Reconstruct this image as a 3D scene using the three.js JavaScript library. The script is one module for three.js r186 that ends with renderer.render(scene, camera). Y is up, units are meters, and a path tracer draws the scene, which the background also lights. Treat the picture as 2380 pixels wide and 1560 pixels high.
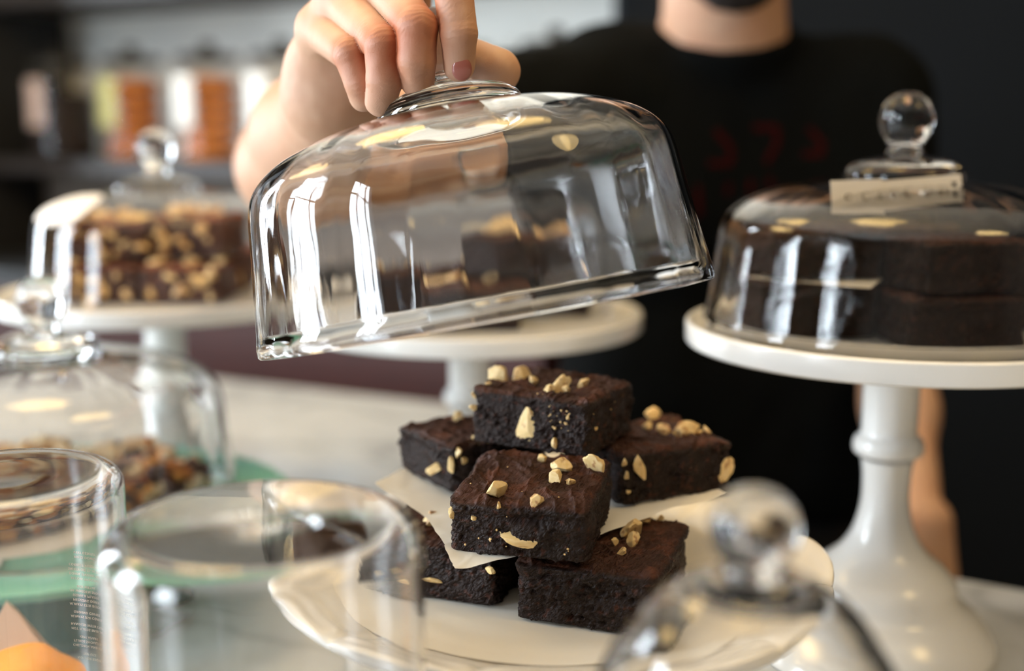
import * as THREE from 'three';
import { mergeGeometries, mergeVertices } from 'three/addons/utils/BufferGeometryUtils.js';
import { RoundedBoxGeometry } from 'three/addons/geometries/RoundedBoxGeometry.js';
import { ImprovedNoise } from 'three/addons/math/ImprovedNoise.js';
import { RectAreaLightUniformsLib } from 'three/addons/lights/RectAreaLightUniformsLib.js';

// ------------------------------------------------------------------ camera, light, exposure
const scene = new THREE.Scene();
const camera = new THREE.PerspectiveCamera(31.67, 2380 / 1560, 0.02, 60);
camera.position.set(0, 1.29, 0);
camera.lookAt(0, 1.29 - Math.tan(THREE.MathUtils.degToRad(10)), -1);
camera.focus = 0.555;
camera.userData.fStop = 2.7;
const renderer = new THREE.WebGLRenderer();
renderer.toneMapping = THREE.LinearToneMapping;
renderer.toneMappingExposure = 2.1;
renderer.shadowMap.enabled = true;
RectAreaLightUniformsLib.init();
scene.background = new THREE.Color().setRGB(0.75, 0.85, 1.0);

const WALL_X = -2.3;                       // the window wall
const WINDOWS = [                          // z from, z to, sill, head, daylight
  [-2.5, -1.95, 0.9, 2.3, 20],
  [-0.85, -0.25, 0.9, 2.3, 21],
  [0.75, 1.55, 0.9, 2.3, 18],
];
for (const [z0, z1, y0, y1, power] of WINDOWS) {
  const l = new THREE.RectAreaLight(new THREE.Color().setRGB(0.82, 0.92, 1.0), power, z1 - z0, y1 - y0);
  l.name = 'daylight';
  l.position.set(WALL_X - 0.22, (y0 + y1) / 2, (z0 + z1) / 2);
  l.lookAt(0, (y0 + y1) / 2, (z0 + z1) / 2);
  scene.add(l);
}

// ------------------------------------------------------------------ helpers
const perlin = new ImprovedNoise();
const noise = (x, y, z) => perlin.noise(x + 31.7, y + 57.3, z + 83.1);
const fbm = (x, y, z, n = 4) => { let s = 0, a = 1, f = 1; for (let i = 0; i < n; i++) { s += a * noise(x * f, y * f, z * f); a *= 0.5; f *= 2.03; } return s; };
const rng = (seed) => () => { seed = (seed + 0x6d2b79f5) | 0; let t = Math.imul(seed ^ (seed >>> 15), 1 | seed); t = (t + Math.imul(t ^ (t >>> 7), 61 | t)) ^ t; return ((t ^ (t >>> 14)) >>> 0) / 4294967296; };
const V = (x, y, z) => new THREE.Vector3(x, y, z);
const { lerp, clamp, smoothstep } = THREE.MathUtils;
const lin = (r, g, b) => new THREE.Color().setRGB(r / 255, g / 255, b / 255, THREE.SRGBColorSpace);
const std = (o) => new THREE.MeshStandardMaterial(o);
const phys = (o) => new THREE.MeshPhysicalMaterial(o);
const names = new Map();
const numbered = (n) => { const k = names.get(n) ?? 0; names.set(n, k + 1); return k ? `${n}_${String(k).padStart(3, '0')}` : n; };
function tag(o, label, category, group, kind) { Object.assign(o.userData, { label, category }); if (group) o.userData.group = group; if (kind) o.userData.kind = kind; return o; }
function mesh(name, geo, mat, parent) { const m = new THREE.Mesh(geo, mat); m.name = parent && parent !== scene ? name : numbered(name); m.castShadow = m.receiveShadow = true; (parent ?? scene).add(m); return m; }
function thing(name, label, category, pos = [0, 0, 0], turn = 0, group) { const g = new THREE.Group(); g.name = numbered(name); g.position.set(...pos); g.rotation.y = turn; scene.add(g); return tag(g, label, category, group); }
function struct(name, geo, mat, parent) { const m = mesh(name, geo, mat, parent); if (!parent) m.userData.kind = 'structure'; return m; }
const box = (w, h, d, x = 0, y = 0, z = 0, r = 0) => (r ? new RoundedBoxGeometry(w, h, d, 2, r) : new THREE.BoxGeometry(w, h, d)).translate(x, y, z);
const spline = (pts, n) => new THREE.CatmullRomCurve3(pts.map((p) => V(p[0], p[1], 0)), false, 'centripetal').getPoints(n).map((p) => [Math.max(p.x, 0), p.y]);
// a surface of revolution, closed round its axis, without a seam; wobble(phi, k) moves a point along its radius
function lathe(pts, seg = 96, wobble) {
  const pos = [], idx = [], n = pts.length;
  for (let s = 0; s < seg; s++) { const a = s / seg * Math.PI * 2; for (let k = 0; k < n; k++) { const r = pts[k][0] + (wobble && pts[k][0] > 1e-6 ? wobble(a, k, pts[k]) : 0); pos.push(r * Math.sin(a), pts[k][1], r * Math.cos(a)); } }
  for (let s = 0; s < seg; s++) { const t = (s + 1) % seg; for (let k = 0; k < n - 1; k++) { const a = s * n + k, b = t * n + k; if (pts[k][0] > 1e-6) idx.push(a, b, a + 1); if (pts[k + 1][0] > 1e-6) idx.push(b + 1, a + 1, b); } }
  const g = new THREE.BufferGeometry();
  g.setAttribute('position', new THREE.Float32BufferAttribute(pos, 3)); g.setIndex(idx); g.computeVertexNormals();
  return g;
}
function dataTex(size, fn, srgb = true) {
  const d = new Uint8Array(size * size * 4);
  for (let y = 0; y < size; y++) for (let x = 0; x < size; x++) { const c = fn(x / size, y / size, x, y), o = (y * size + x) * 4; d[o] = c[0]; d[o + 1] = c[1]; d[o + 2] = c[2]; d[o + 3] = c[3] ?? 255; }
  const t = new THREE.DataTexture(d, size, size); t.magFilter = THREE.LinearFilter; t.minFilter = THREE.LinearFilter; t.wrapS = t.wrapT = THREE.RepeatWrapping; if (srgb) t.colorSpace = THREE.SRGBColorSpace; t.needsUpdate = true; return t;
}
// tileable noise on the unit square: a lattice of f x f cells that wraps
const hash = (x, y, s) => { let h = Math.imul(x, 374761393) + Math.imul(y, 668265263) + Math.imul(s, 974634777); h = Math.imul(h ^ (h >>> 13), 1274126177); return ((h ^ (h >>> 16)) >>> 0) / 2147483648 - 1; };
const tile = (u, v, f, n = 4, s = 0) => { let t = 0, a = 1; for (let i = 0; i < n; i++) { const x = (u - Math.floor(u)) * f, y = (v - Math.floor(v)) * f, x0 = Math.floor(x), y0 = Math.floor(y), X = x - x0, Y = y - y0, p = X * X * (3 - 2 * X), q = Y * Y * (3 - 2 * Y), x1 = (x0 + 1) % f, y1 = (y0 + 1) % f, k = s + i * 7; t += a * 0.7 * lerp(lerp(hash(x0 % f, y0 % f, k), hash(x1, y0 % f, k), p), lerp(hash(x0 % f, y1, k), hash(x1, y1, k), p), q); a *= 0.5; f *= 2; } return t; };
function boxUV(g, s = 1) { // uv in metres by the main direction of each face
  g = g.index ? g.toNonIndexed() : g; const p = g.attributes.position, n = g.attributes.normal, uv = new Float32Array(p.count * 2);
  for (let i = 0; i < p.count; i++) { const x = Math.abs(n.getX(i)), y = Math.abs(n.getY(i)), z = Math.abs(n.getZ(i)); const [u, v] = y >= x && y >= z ? [p.getX(i), p.getZ(i)] : x >= z ? [p.getZ(i), p.getY(i)] : [p.getX(i), p.getY(i)]; uv[i * 2] = u * s; uv[i * 2 + 1] = v * s; }
  g.setAttribute('uv', new THREE.BufferAttribute(uv, 2)); return g;
}
const merge = (list) => mergeGeometries(list.map((g) => { g = g.index ? g.toNonIndexed() : g; if (!g.attributes.normal) g.computeVertexNormals(); for (const k of Object.keys(g.attributes)) if (!['position', 'normal'].includes(k)) g.deleteAttribute(k); return g; }));

// ------------------------------------------------------------------ materials
const C = 0.95;                            // counter top
const marbleTex = dataTex(1024, (u, v) => { const w = tile(u, v, 3, 5), k = Math.abs(tile(u + w * 0.06, v + w * 0.05, 5, 4, 17)); const vein = Math.pow(1 - Math.min(1, k * 3.2), 5), b = 214 + 12 * w - 34 * vein + 8 * tile(u, v, 60, 2); return [b - 2, b, b + 1]; });
const woodTex = dataTex(512, (u, v) => { const g = tile(u, v * 0.999, 3, 3) * 0.5 + 0.5 * Math.sin((v * 24 + tile(u, v, 3, 3) * 2.4) * 6.28), f = tile(u * 1, v, 90, 2); const b = 1 + 0.16 * g + 0.12 * f; return [66 * b, 25 * b, 17 * b]; });
const crumbTex = dataTex(512, (u, v) => { const a = tile(u, v, 26, 4), p = Math.pow(clamp(tile(u, v, 40, 2, 40) * 1.7, 0, 1), 1.4); const b = clamp(135 + 70 * a - 120 * p, 0, 255); return [b, b, b]; }, false);
const skinTex = dataTex(512, (u, v) => { const b = clamp(140 + 60 * tile(u, v, 70, 3) - 40 * Math.pow(Math.abs(tile(u, v, 30, 2, 7)), 0.5), 0, 255); return [b, b, b]; }, false);
const clothTex = dataTex(512, (u, v, x, y) => { const b = 128 + 60 * Math.sin(x * Math.PI / 4) * Math.sin(y * Math.PI / 4) + 60 * tile(u, v, 30, 3); return [clamp(b, 0, 255), clamp(b, 0, 255), clamp(b, 0, 255)]; }, false);
const M = {
  glass: phys({ color: 0xffffff, transmission: 1, thickness: 0.003, roughness: 0, ior: 1.5 }),
  pane: phys({ color: 0xffffff, transmission: 1, thickness: 0, roughness: 0, ior: 1.5 }),
  jar: phys({ color: 0xffffff, transmission: 1, thickness: 0, roughness: 0.02, ior: 1.45 }),
  china: phys({ color: lin(242, 241, 238), roughness: 0.22, clearcoat: 0.6, clearcoatRoughness: 0.08 }),
  dish: phys({ color: lin(245, 241, 234), roughness: 0.25, clearcoat: 0.5, clearcoatRoughness: 0.1 }),
  teal: phys({ color: lin(110, 182, 160), roughness: 0.42, clearcoat: 0.3, clearcoatRoughness: 0.25 }),
  tealDark: phys({ color: lin(26, 88, 86), roughness: 0.2, clearcoat: 0.7, clearcoatRoughness: 0.06 }),
  marble: phys({ map: marbleTex, roughness: 0.22, clearcoat: 0.25, clearcoatRoughness: 0.15 }),
  wood: std({ map: woodTex, roughness: 0.5 }),
  black: std({ color: lin(26, 27, 29), roughness: 0.6 }),
  navy: phys({ specularIntensity: 0.3, color: lin(24, 29, 36), roughness: 0.85 }),
  plaster: std({ color: lin(246, 246, 240), roughness: 0.9 }),
  taupe: std({ color: lin(132, 120, 110), roughness: 0.8 }), room: std({ color: lin(88, 82, 76), roughness: 0.9 }),
  shelf: std({ color: lin(58, 54, 54), roughness: 0.5 }),
  floor: std({ color: lin(96, 82, 70), roughness: 0.6 }),
  ceiling: std({ color: lin(232, 228, 222), roughness: 0.9 }),
  frame: std({ color: lin(60, 58, 56), roughness: 0.6 }),
  brownie: phys({ vertexColors: true, roughness: 0.55, specularIntensity: 0.55, bumpMap: crumbTex, bumpScale: 0.0012 }),
  walnut: phys({ vertexColors: true, roughness: 0.55 }),
  paper: phys({ color: lin(246, 240, 228), roughness: 0.8, transmission: 0.12, thickness: 0, side: THREE.DoubleSide }),
  label: std({ color: lin(240, 234, 228), roughness: 0.8, side: THREE.DoubleSide }),
  skin: phys({ vertexColors: true, roughness: 0.52, bumpMap: skinTex, bumpScale: 0.00012, sheen: 0.15, sheenColor: new THREE.Color(0.9, 0.6, 0.5), sheenRoughness: 0.5 }),
  nail: phys({ color: lin(170, 98, 84), roughness: 0.3, clearcoat: 0.5 }),
  shirt: phys({ specularIntensity: 0.15, color: lin(11, 13, 14), roughness: 0.95, bumpMap: clothTex, bumpScale: 0.0006 }),
  trousers: std({ color: lin(24, 24, 27), roughness: 0.95 }),
  hair: std({ color: lin(34, 26, 22), roughness: 0.8 }),
};

// ------------------------------------------------------------------ the room
struct('floor', box(4.9, 0.1, 5.9, 0.15, -0.05, -0.6), M.floor);
struct('ceiling', box(4.9, 0.1, 5.9, 0.15, 2.95, -0.6), M.ceiling);
struct('wall_right', box(0.12, 2.9, 5.9, 2.56, 1.45, -0.6), M.room);
struct('wall_front', box(4.9, 2.9, 0.12, 0.15, 1.45, 2.26), M.room);
{
  const t = 0.12, pieces = [], x = WALL_X - t / 2, zs = [-3.5, ...WINDOWS.flatMap((w) => [w[0], w[1]]), 2.3];
  for (let i = 0; i < zs.length; i += 2) pieces.push(box(t, 2.9, zs[i + 1] - zs[i], x, 1.45, (zs[i] + zs[i + 1]) / 2));
  for (const [z0, z1, y0, y1] of WINDOWS) pieces.push(box(t, y0, z1 - z0, x, y0 / 2, (z0 + z1) / 2), box(t, 2.9 - y1, z1 - z0, x, (2.9 + y1) / 2, (z0 + z1) / 2));
  struct('wall_left', merge(pieces), M.room);
  WINDOWS.forEach(([z0, z1, y0, y1], i) => {
    const g = new THREE.Group(); g.name = `window_${i + 1}`; g.userData.kind = 'structure'; g.position.set(WALL_X - 0.06, y0, (z0 + z1) / 2); scene.add(g);
    const w = z1 - z0, h = y1 - y0, f = [box(0.06, h, 0.06, 0, h / 2, -w / 2 + 0.03), box(0.06, h, 0.06, 0, h / 2, w / 2 - 0.03), box(0.06, 0.06, w - 0.12, 0, 0.03, 0), box(0.06, 0.06, w - 0.12, 0, h - 0.03, 0)];
    mesh('window_frame', merge(f), M.frame, g);
    for (const k of [-1, 1]) mesh('mullion', box(0.04, h - 0.12, 0.03, 0, h / 2, k * w / 6), M.frame, g);
    for (const k of [1, 2, 3]) mesh('glazing_bar', box(0.036, 0.026, w - 0.12, 0, k * h / 4, 0), M.frame, g);
    for (let a = 0; a < 3; a++) for (let b = 0; b < 4; b++) mesh('pane', box(0.004, h / 4 - 0.05, w / 3 - 0.06, 0.03, (b + 0.5) * h / 4, (a - 1) * (w / 3 - 0.02)), M.pane, g);
  });
}
// the back of the shop runs at 28 degrees to the counter front: a point on it is t metres to the left and n metres towards the room
const BA = THREE.MathUtils.degToRad(28), BO = V(-0.5855, 0, -2.3246);
const back = (t, y, n = 0) => V(BO.x - t * Math.cos(BA) - n * Math.sin(BA), y, BO.z - t * Math.sin(BA) + n * Math.cos(BA));
function backBox(w, h, d, t, y, n, r = 0) { const p = back(t, y, n); return box(w, h, d, 0, 0, 0, r).rotateY(-BA).translate(p.x, p.y, p.z); }
struct('wall_back', backBox(3.0, 2.9, 0.12, 0.62, 1.45, -0.22), M.plaster);
struct('wall_navy', box(2.5, 2.9, 0.12, 1.42, 1.45, -1.98), M.navy);

// ------------------------------------------------------------------ counter
{
  const outline = [[-1.35, 0.16], [1.25, 0.16], [1.25, -0.34], [0.36, -0.846], [0.035, -1.03], [0.03, -1.36], [-0.097, -1.442], [-0.407, -1.588], [-1.35, -2.03]];
  const shape = new THREE.Shape(outline.map(([x, z]) => new THREE.Vector2(x, -z)));
  const top = new THREE.ExtrudeGeometry(shape, { depth: 0.026, bevelEnabled: true, bevelThickness: 0.003, bevelSize: 0.003, bevelSegments: 2 }).rotateX(-Math.PI / 2).translate(0, C - 0.029, 0);
  const shopCounter = thing('shop_counter', 'pale marble topped counter under all the cake stands', 'counter');
  mesh('marble_top', boxUV(top, 0.9), M.marble, shopCounter);
  const inset = outline.map(([x, z]) => new THREE.Vector2(-0.05 + (x + 0.05) * 0.95, -(-0.6 + (z + 0.6) * 0.95)));
  const body = new THREE.ExtrudeGeometry(new THREE.Shape(inset), { depth: C - 0.035, bevelEnabled: false }).rotateX(-Math.PI / 2);
  mesh('base_panel', body, M.black, shopCounter);
}

// ------------------------------------------------------------------ cake stands
function standGeo(R, H) {
  const s = H / 0.2065, foot = spline([[0.0705, 0.001], [0.0737, 0.006], [0.0710, 0.0145], [0.0605, 0.0265], [0.0518, 0.0335], [0.0487, 0.040], [0.0472, 0.0455], [0.0430, 0.0515], [0.0368, 0.057], [0.0275, 0.065], [0.0205, 0.076], [0.0166, 0.088], [0.0150, 0.100], [0.0153, 0.115], [0.0166, 0.1245]], 40);
  const ring = spline([[0.0172, 0.126], [0.0214, 0.1285], [0.0222, 0.1330], [0.0210, 0.1372], [0.0178, 0.1402]], 14), neck = spline([[0.0174, 0.1425], [0.0176, 0.165], [0.0186, 0.184], [0.024, 0.1895]], 12);
  const sc = (l) => l.map(([r, y]) => [r, y * s]);
  return { foot: lathe([[0, 0.0002], [0.0665, 0], ...sc(foot)], 72), stem: lathe(sc([...ring, ...neck]), 56),
    plate: lathe([[0, H - 0.0165], [0.03, H - 0.0165], [R * 0.8, H - 0.0135], [R - 0.006, H - 0.0098], [R - 0.002, H - 0.0106], [R, H - 0.0088], [R + 0.0002, H + 0.002], [R - 0.0006, H + 0.0034], [R - 0.0022, H + 0.004], [R - 0.004, H + 0.0032], [R - 0.0075, H], [R * 0.6, H - 0.0003], [0, H - 0.0003]], 128) };
}
function cakeStand(label, pos, R, H, mat = M.china) {
  const t = thing('cake_stand', label, 'cake stand', pos), g = standGeo(R, H);
  mesh('foot', g.foot, mat, t); mesh('stem', g.stem, mat, t); mesh('plate', g.plate, mat, t);
  return t;
}
const E = { x: 0.243, z: -0.7405, h: 0.2140 }, G = { x: -0.0340, z: -0.9474, h: 0.1905 }, F = { x: -0.308, z: -1.035, h: 0.1960 }, T = { x: -0.3235, z: -0.8058, h: 0.0725 };
cakeStand('tall white cake stand beside the brownie dish, plain chocolate cakes under its dome', [E.x, C, E.z], 0.1315, E.h);
cakeStand('white cake stand directly behind the lifted glass dome', [G.x, C, G.z], 0.139, G.h);
cakeStand('white cake stand behind at left, with a paper note on its dome', [F.x, C, F.z], 0.139, F.h);
{
  const t = thing('cake_stand', 'low teal green cake stand under the nut bars', 'cake stand', [T.x, C, T.z]), H = T.h;
  mesh('foot', lathe([[0, 0.0002], [0.086, 0], ...spline([[0.089, 0.003], [0.088, 0.009], [0.07, 0.02], [0.048, 0.033], [0.037, 0.046], [0.036, 0.055], [0.05, 0.0615]], 30)], 72), M.tealDark, t);
  const dots = (a, k, p) => 0.0012 * Math.max(0, Math.cos(a * 40)) * (p[0] > 0.15 ? 1 : 0);
  mesh('plate', lathe([[0, H - 0.011], [0.05, H - 0.011], [0.13, H - 0.008], [0.16, H - 0.005], [0.1645, H - 0.002], [0.1655, H + 0.001], [0.1635, H + 0.003], [0.158, H + 0.002], [0.15, H], [0.08, H - 0.0005], [0, H - 0.0005]], 160, dots), M.teal, t);
}
// scalloped dish with an embossed rim on a short foot
const D = { x: 0.0195, z: -0.5775, top: 1.0735 };
{
  const t = thing('scalloped_dish', 'cream white dish with a scalloped rim carrying the walnut brownies', 'dish', [D.x, C, D.z]), H = D.top - C;
  const prof = spline([[0, H - 0.015], [0.05, H - 0.0148], [0.09, H - 0.0130], [0.116, H - 0.007], [0.132, H - 0.0008], [0.1385, H], [0.1412, H - 0.0015], [0.1408, H - 0.0045], [0.132, H - 0.009], [0.116, H - 0.0145], [0.09, H - 0.0185], [0.05, H - 0.020], [0, H - 0.020]], 90).reverse();
  const pos = [], idx = [], seg = 360, n = prof.length;
  for (let s = 0; s < seg; s++) {
    const a = s / seg * Math.PI * 2, lobe = Math.pow(Math.abs(Math.cos(a * 6)), 0.6), cusp = Math.exp(-Math.pow(Math.cos(a * 6) / 0.16, 2));
    for (let k = 0; k < n; k++) {
      let [r, y] = prof[k]; const w = smoothstep(r, 0.093, 0.138), up = k > n / 2 ? 1 : 0.5;
      const rr = r * (1 + w * 0.022 * (lobe - 0.7)), curl = Math.sin((r - 0.1) * 420 + lobe * 4) * 0.0006 * w * up * (1 - cusp);
      pos.push(rr * Math.sin(a), y + w * up * (0.0022 * lobe - 0.0012 * cusp) + curl, rr * Math.cos(a));
    }
  }
  for (let s = 0; s < seg; s++) { const q = (s + 1) % seg; for (let k = 0; k < n - 1; k++) { const a = s * n + k, b = q * n + k; if (prof[k][0] > 1e-6) idx.push(a, b, a + 1); if (prof[k + 1][0] > 1e-6) idx.push(b + 1, a + 1, b); } }
  const g = new THREE.BufferGeometry(); g.setAttribute('position', new THREE.Float32BufferAttribute(pos, 3)); g.setIndex(idx); g.computeVertexNormals();
  mesh('plate', g, M.dish, t);
  mesh('foot', lathe([[0, 0.0002], [0.056, 0], ...spline([[0.058, 0.003], [0.057, 0.008], [0.04, 0.022], [0.022, 0.05], [0.02, 0.07], [0.03, 0.09], [0.05, H - 0.0205]], 30)], 64), M.dish, t);
}

// ------------------------------------------------------------------ glass domes
function domeProfile(R, H) {
  const a = R / 0.1127, b = H / 0.109, s = (l) => l.map(([r, y]) => [r * a, y * b]);
  const wall = s(spline([[0.1123, 0.009], [0.1108, 0.02], [0.1078, 0.045], [0.1045, 0.0705], [0.1008, 0.0785], [0.0925, 0.0862], [0.080, 0.0925], [0.0672, 0.0966], [0.050, 0.0996], [0.037, 0.1006]], 48));
  const hb = 0.109 * b - 0.109, cap = [[0.0358, 0.1008], [0.0364, 0.1018], [0.0367, 0.1036], [0.0362, 0.1060], [0.0342, 0.1088], [0.0306, 0.1112], [0.0250, 0.1133], [0.0180, 0.1149], [0.0125, 0.1157], [0, 0.1159]].map(([r, y]) => [r, y + hb]);
  // the inside follows the outside at the thickness of the glass
  const th = 0.0024, top = [...wall, [0.018 * a, wall[wall.length - 1][1] + 0.0014], [0, wall[wall.length - 1][1] + 0.0016]], inner = top.map(([r, y], i) => { const p = top[Math.max(i - 1, 0)], q = top[Math.min(i + 1, top.length - 1)], dr = q[0] - p[0], dy = q[1] - p[1], L = Math.hypot(dr, dy); return [Math.max(0, r - th * dy / L), y + th * dr / L]; }).reverse();
  inner[0][0] = 0;
  return { outer: [[0.1098 * a, 0], [0.1120 * a, 0.0004], [0.1128 * a, 0.0014], [0.1130 * a, 0.005], [0.1126 * a, 0.008], ...wall, ...cap], inner: [...inner, [0.1087 * a, 0.0075], [0.1086 * a, 0.002], [0.1090 * a, 0.0005]], hb };
}
const ballProfile = (hb) => [[0, 0.1161 + hb], [0.0122, 0.1161 + hb], ...spline([[0.0115, 0.1178], [0.0102, 0.1200], [0.0103, 0.1218], [0.0118, 0.1246], [0.0148, 0.1292], [0.0163, 0.1352], [0.0163, 0.1402], [0.0143, 0.1472], [0.0100, 0.1520], [0.0048, 0.1542], [0, 0.1547]], 40).map(([r, y]) => [r, y + hb])];
const glassDomes = {};
function glassDome(label, pos, R, H, wob = 1, sheet = false) {
  const t = thing('glass_dome', label, 'glass dome', pos), p = domeProfile(R, H), pts = [...p.outer, ...p.inner, p.outer[0]], no = p.outer.length;
  const ripple = (a, k, q) => { const x = Math.cos(a) * 3, z = Math.sin(a) * 3; return wob * (k >= no ? 0.00045 * fbm(x * 1.8, q[1] * 10, z * 1.8, 3) + 0.00012 * Math.sin(a * 29 + 3 * noise(x, q[1] * 9, z)) : 0.00020 * fbm(x * 1.5, q[1] * 8, z * 1.5 + 9, 3)) * smoothstep(q[0], 0.03, 0.07) * (k === pts.length - 1 || k === 0 ? 0 : 1); };
  mesh('dome_shell', sheet ? lathe(p.outer, 128) : lathe(pts, 200, ripple), sheet ? M.pane : M.glass, t);
  mesh('ball_knob', lathe(ballProfile(p.hb), 64), M.glass, t);
  return t;
}
const hero = glassDome('tilted glass cake dome held up in the hand above the brownies', [-0.0121, 1.1964, -0.5775], 0.1127, 0.109);
hero.quaternion.setFromUnitVectors(V(0, 1, 0), V(-0.178, 0.974, -0.136).normalize());
glassDome('glass dome with a typed paper strip at its flange, over plain chocolate cakes', [E.x, C + E.h + 0.0003, E.z], 0.1205, 0.1015);
glassDome('glass dome on the white stand seen through the lifted dome', [G.x, C + G.h + 0.0003, G.z], 0.116, 0.108, 1, true);
glassDome('glass dome with a white paper note stuck on its shoulder', [F.x, C + F.h + 0.0003, F.z], 0.110, 0.096, 1, true);
glassDome('glass dome over nut bars on the teal stand', [T.x, C + T.h + 0.0003, T.z], 0.127, 0.121);
// a small bell shaped cloche, close to the lens
{
  const t = thing('glass_cloche', 'small bell shaped glass cloche, blurred in the near foreground', 'glass cloche', [0.072, C, -0.336]);
  const out = spline([[0.0735, 0.003], [0.0725, 0.03], [0.068, 0.08], [0.060, 0.13], [0.052, 0.16], [0.0445, 0.177], [0.040, 0.1847], [0.0314, 0.1970], [0.0205, 0.2050], [0.0125, 0.2078]], 50), inn = spline([[0.0008, 0.2035], [0.0195, 0.2022], [0.0298, 0.1949], [0.0382, 0.1829], [0.0425, 0.1757], [0.050, 0.159], [0.0578, 0.129], [0.0656, 0.08], [0.070, 0.03], [0.071, 0.003]], 50); inn[0][0] = 0;
  mesh('bell', lathe([[0.0715, 0], ...out, [0, 0.2082], ...inn, [0.0715, 0]], 160), M.glass, t);
  mesh('ball_knob', lathe([[0, 0.2084], [0.0095, 0.2084], ...spline([[0.0088, 0.2095], [0.0084, 0.2110], [0.0100, 0.2135], [0.0130, 0.2180], [0.0136, 0.2225], [0.0122, 0.2285], [0.0080, 0.2335], [0.0035, 0.2352], [0, 0.2355]], 30)], 56), M.glass, t);
}
// upturned beakers with a printed warning
const printTex = (() => {
  const c = document.createElement('canvas'); c.width = 512; c.height = 1536; const x = c.getContext('2d'); x.clearRect(0, 0, 512, 1536); x.fillStyle = '#f3ead8'; x.textAlign = 'center'; x.font = 'bold 47px sans-serif';
  const L = ['NOT FOR STOVE', 'TOP USE', '', 'CHILDREN AND HOT', 'FLUIDS SHOULD BE', 'KEPT APART', '', 'HOT FLUIDS MUST BE', 'HANDLED WITH CARE', '', 'ALWAYS USE COARSE', 'GROUND COFFEE', '', 'ALWAYS STIR BEFORE', 'PRESSING DOWN', 'USING A PLASTIC', 'OR WOODEN SPOON', 'NOT METAL', '', 'BEFORE PRESSING', 'DOWN, ENSURE THE', 'SAFETY LID IS IN THE', 'CORRECT POSITION', '', 'PRESS DOWN', 'VERY GENTLY'];
  let y = 62; for (const l of L) { if (l) x.fillText(l, 256, y, 500); y += l ? 62 : 44; }
  const t = new THREE.CanvasTexture(c); t.colorSpace = THREE.SRGBColorSpace; return t;
})();
const printMat = std({ map: printTex, transparent: true, roughness: 0.6, side: THREE.DoubleSide });
function beaker(label, pos, R, H, seam, print, lens) {
  const t = thing('glass_beaker', label, 'beaker', pos), w = 0.0022, rc = R * 0.2;
  const arc = (r, c, y, a0, a1, n) => Array.from({ length: n + 1 }, (_, i) => { const a = lerp(a0, a1, i / n); return [c + r * Math.cos(a), y + r * Math.sin(a)]; });
  const out = [[R - w * 0.5, 0], [R, 0.001], [R, 0.02], [R, H * 0.5], [R, H - rc - 0.001], ...arc(rc, R - rc, H - rc, 0, Math.PI / 2, 20), [R - rc - 0.0008, H + 0.00001], [R * 0.6, H + 0.0006 * lens], [R * 0.35, H + 0.0012 * lens], [R * 0.15, H + 0.0015 * lens], [0, H + 0.0016 * lens]], inn = [[0, H - w - 0.0053 * lens], [R * 0.15, H - w - 0.0050 * lens], [R * 0.35, H - w - 0.0036 * lens], [R * 0.55, H - w - 0.0016 * lens], [R - rc - 0.0008, H - w - 0.0003], ...arc(rc - w, R - rc, H - rc, Math.PI / 2, 0, 20), [R - w, H - rc - 0.001], [R - w, H * 0.5], [R - w, 0.02], [R - w, 0.001], [R - w * 0.5, 0]];
  const wob = (a, k, q) => 0.0002 * fbm(Math.cos(a) * 3 + seam, q[1] * 14, Math.sin(a) * 3, 2) * (k === 0 || k === out.length + inn.length - 1 ? 0 : 1);
  mesh('beaker_wall', lathe([...out, ...inn], 140, wob), M.glass, t);
  const [a0, a1, y0, y1] = print, g = new THREE.BufferGeometry(), p = [], uv = [], id = [];
  for (let i = 0; i <= 24; i++) { const a = lerp(a0, a1, i / 24); for (const j of [0, 1]) { p.push((R + 0.0006) * Math.sin(a), j ? y1 : y0, -(R + 0.0006) * Math.cos(a)); uv.push(i / 24, j ? 0 : 1); } if (i) { const k = i * 2; id.push(k - 2, k, k - 1, k, k + 1, k - 1); } }
  g.setAttribute('position', new THREE.Float32BufferAttribute(p, 3)); g.setAttribute('uv', new THREE.Float32BufferAttribute(uv, 2)); g.setIndex(id); g.computeVertexNormals();
  mesh('printed_warning', g, printMat, t);
  return t;
}
beaker('upturned glass beaker with a printed warning, at the left edge before the nut bars', [-0.2150, C, -0.482], 0.0485, 0.196, 3, [0.10, 0.53, 0.0895, 0.1455], 0.12);
beaker('large upturned glass beaker, blurred, in front of the brownie dish', [-0.0862, C, -0.393], 0.0555, 0.2065, 11, [0.24, 0.62, 0.045, 0.105], 1);

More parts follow.
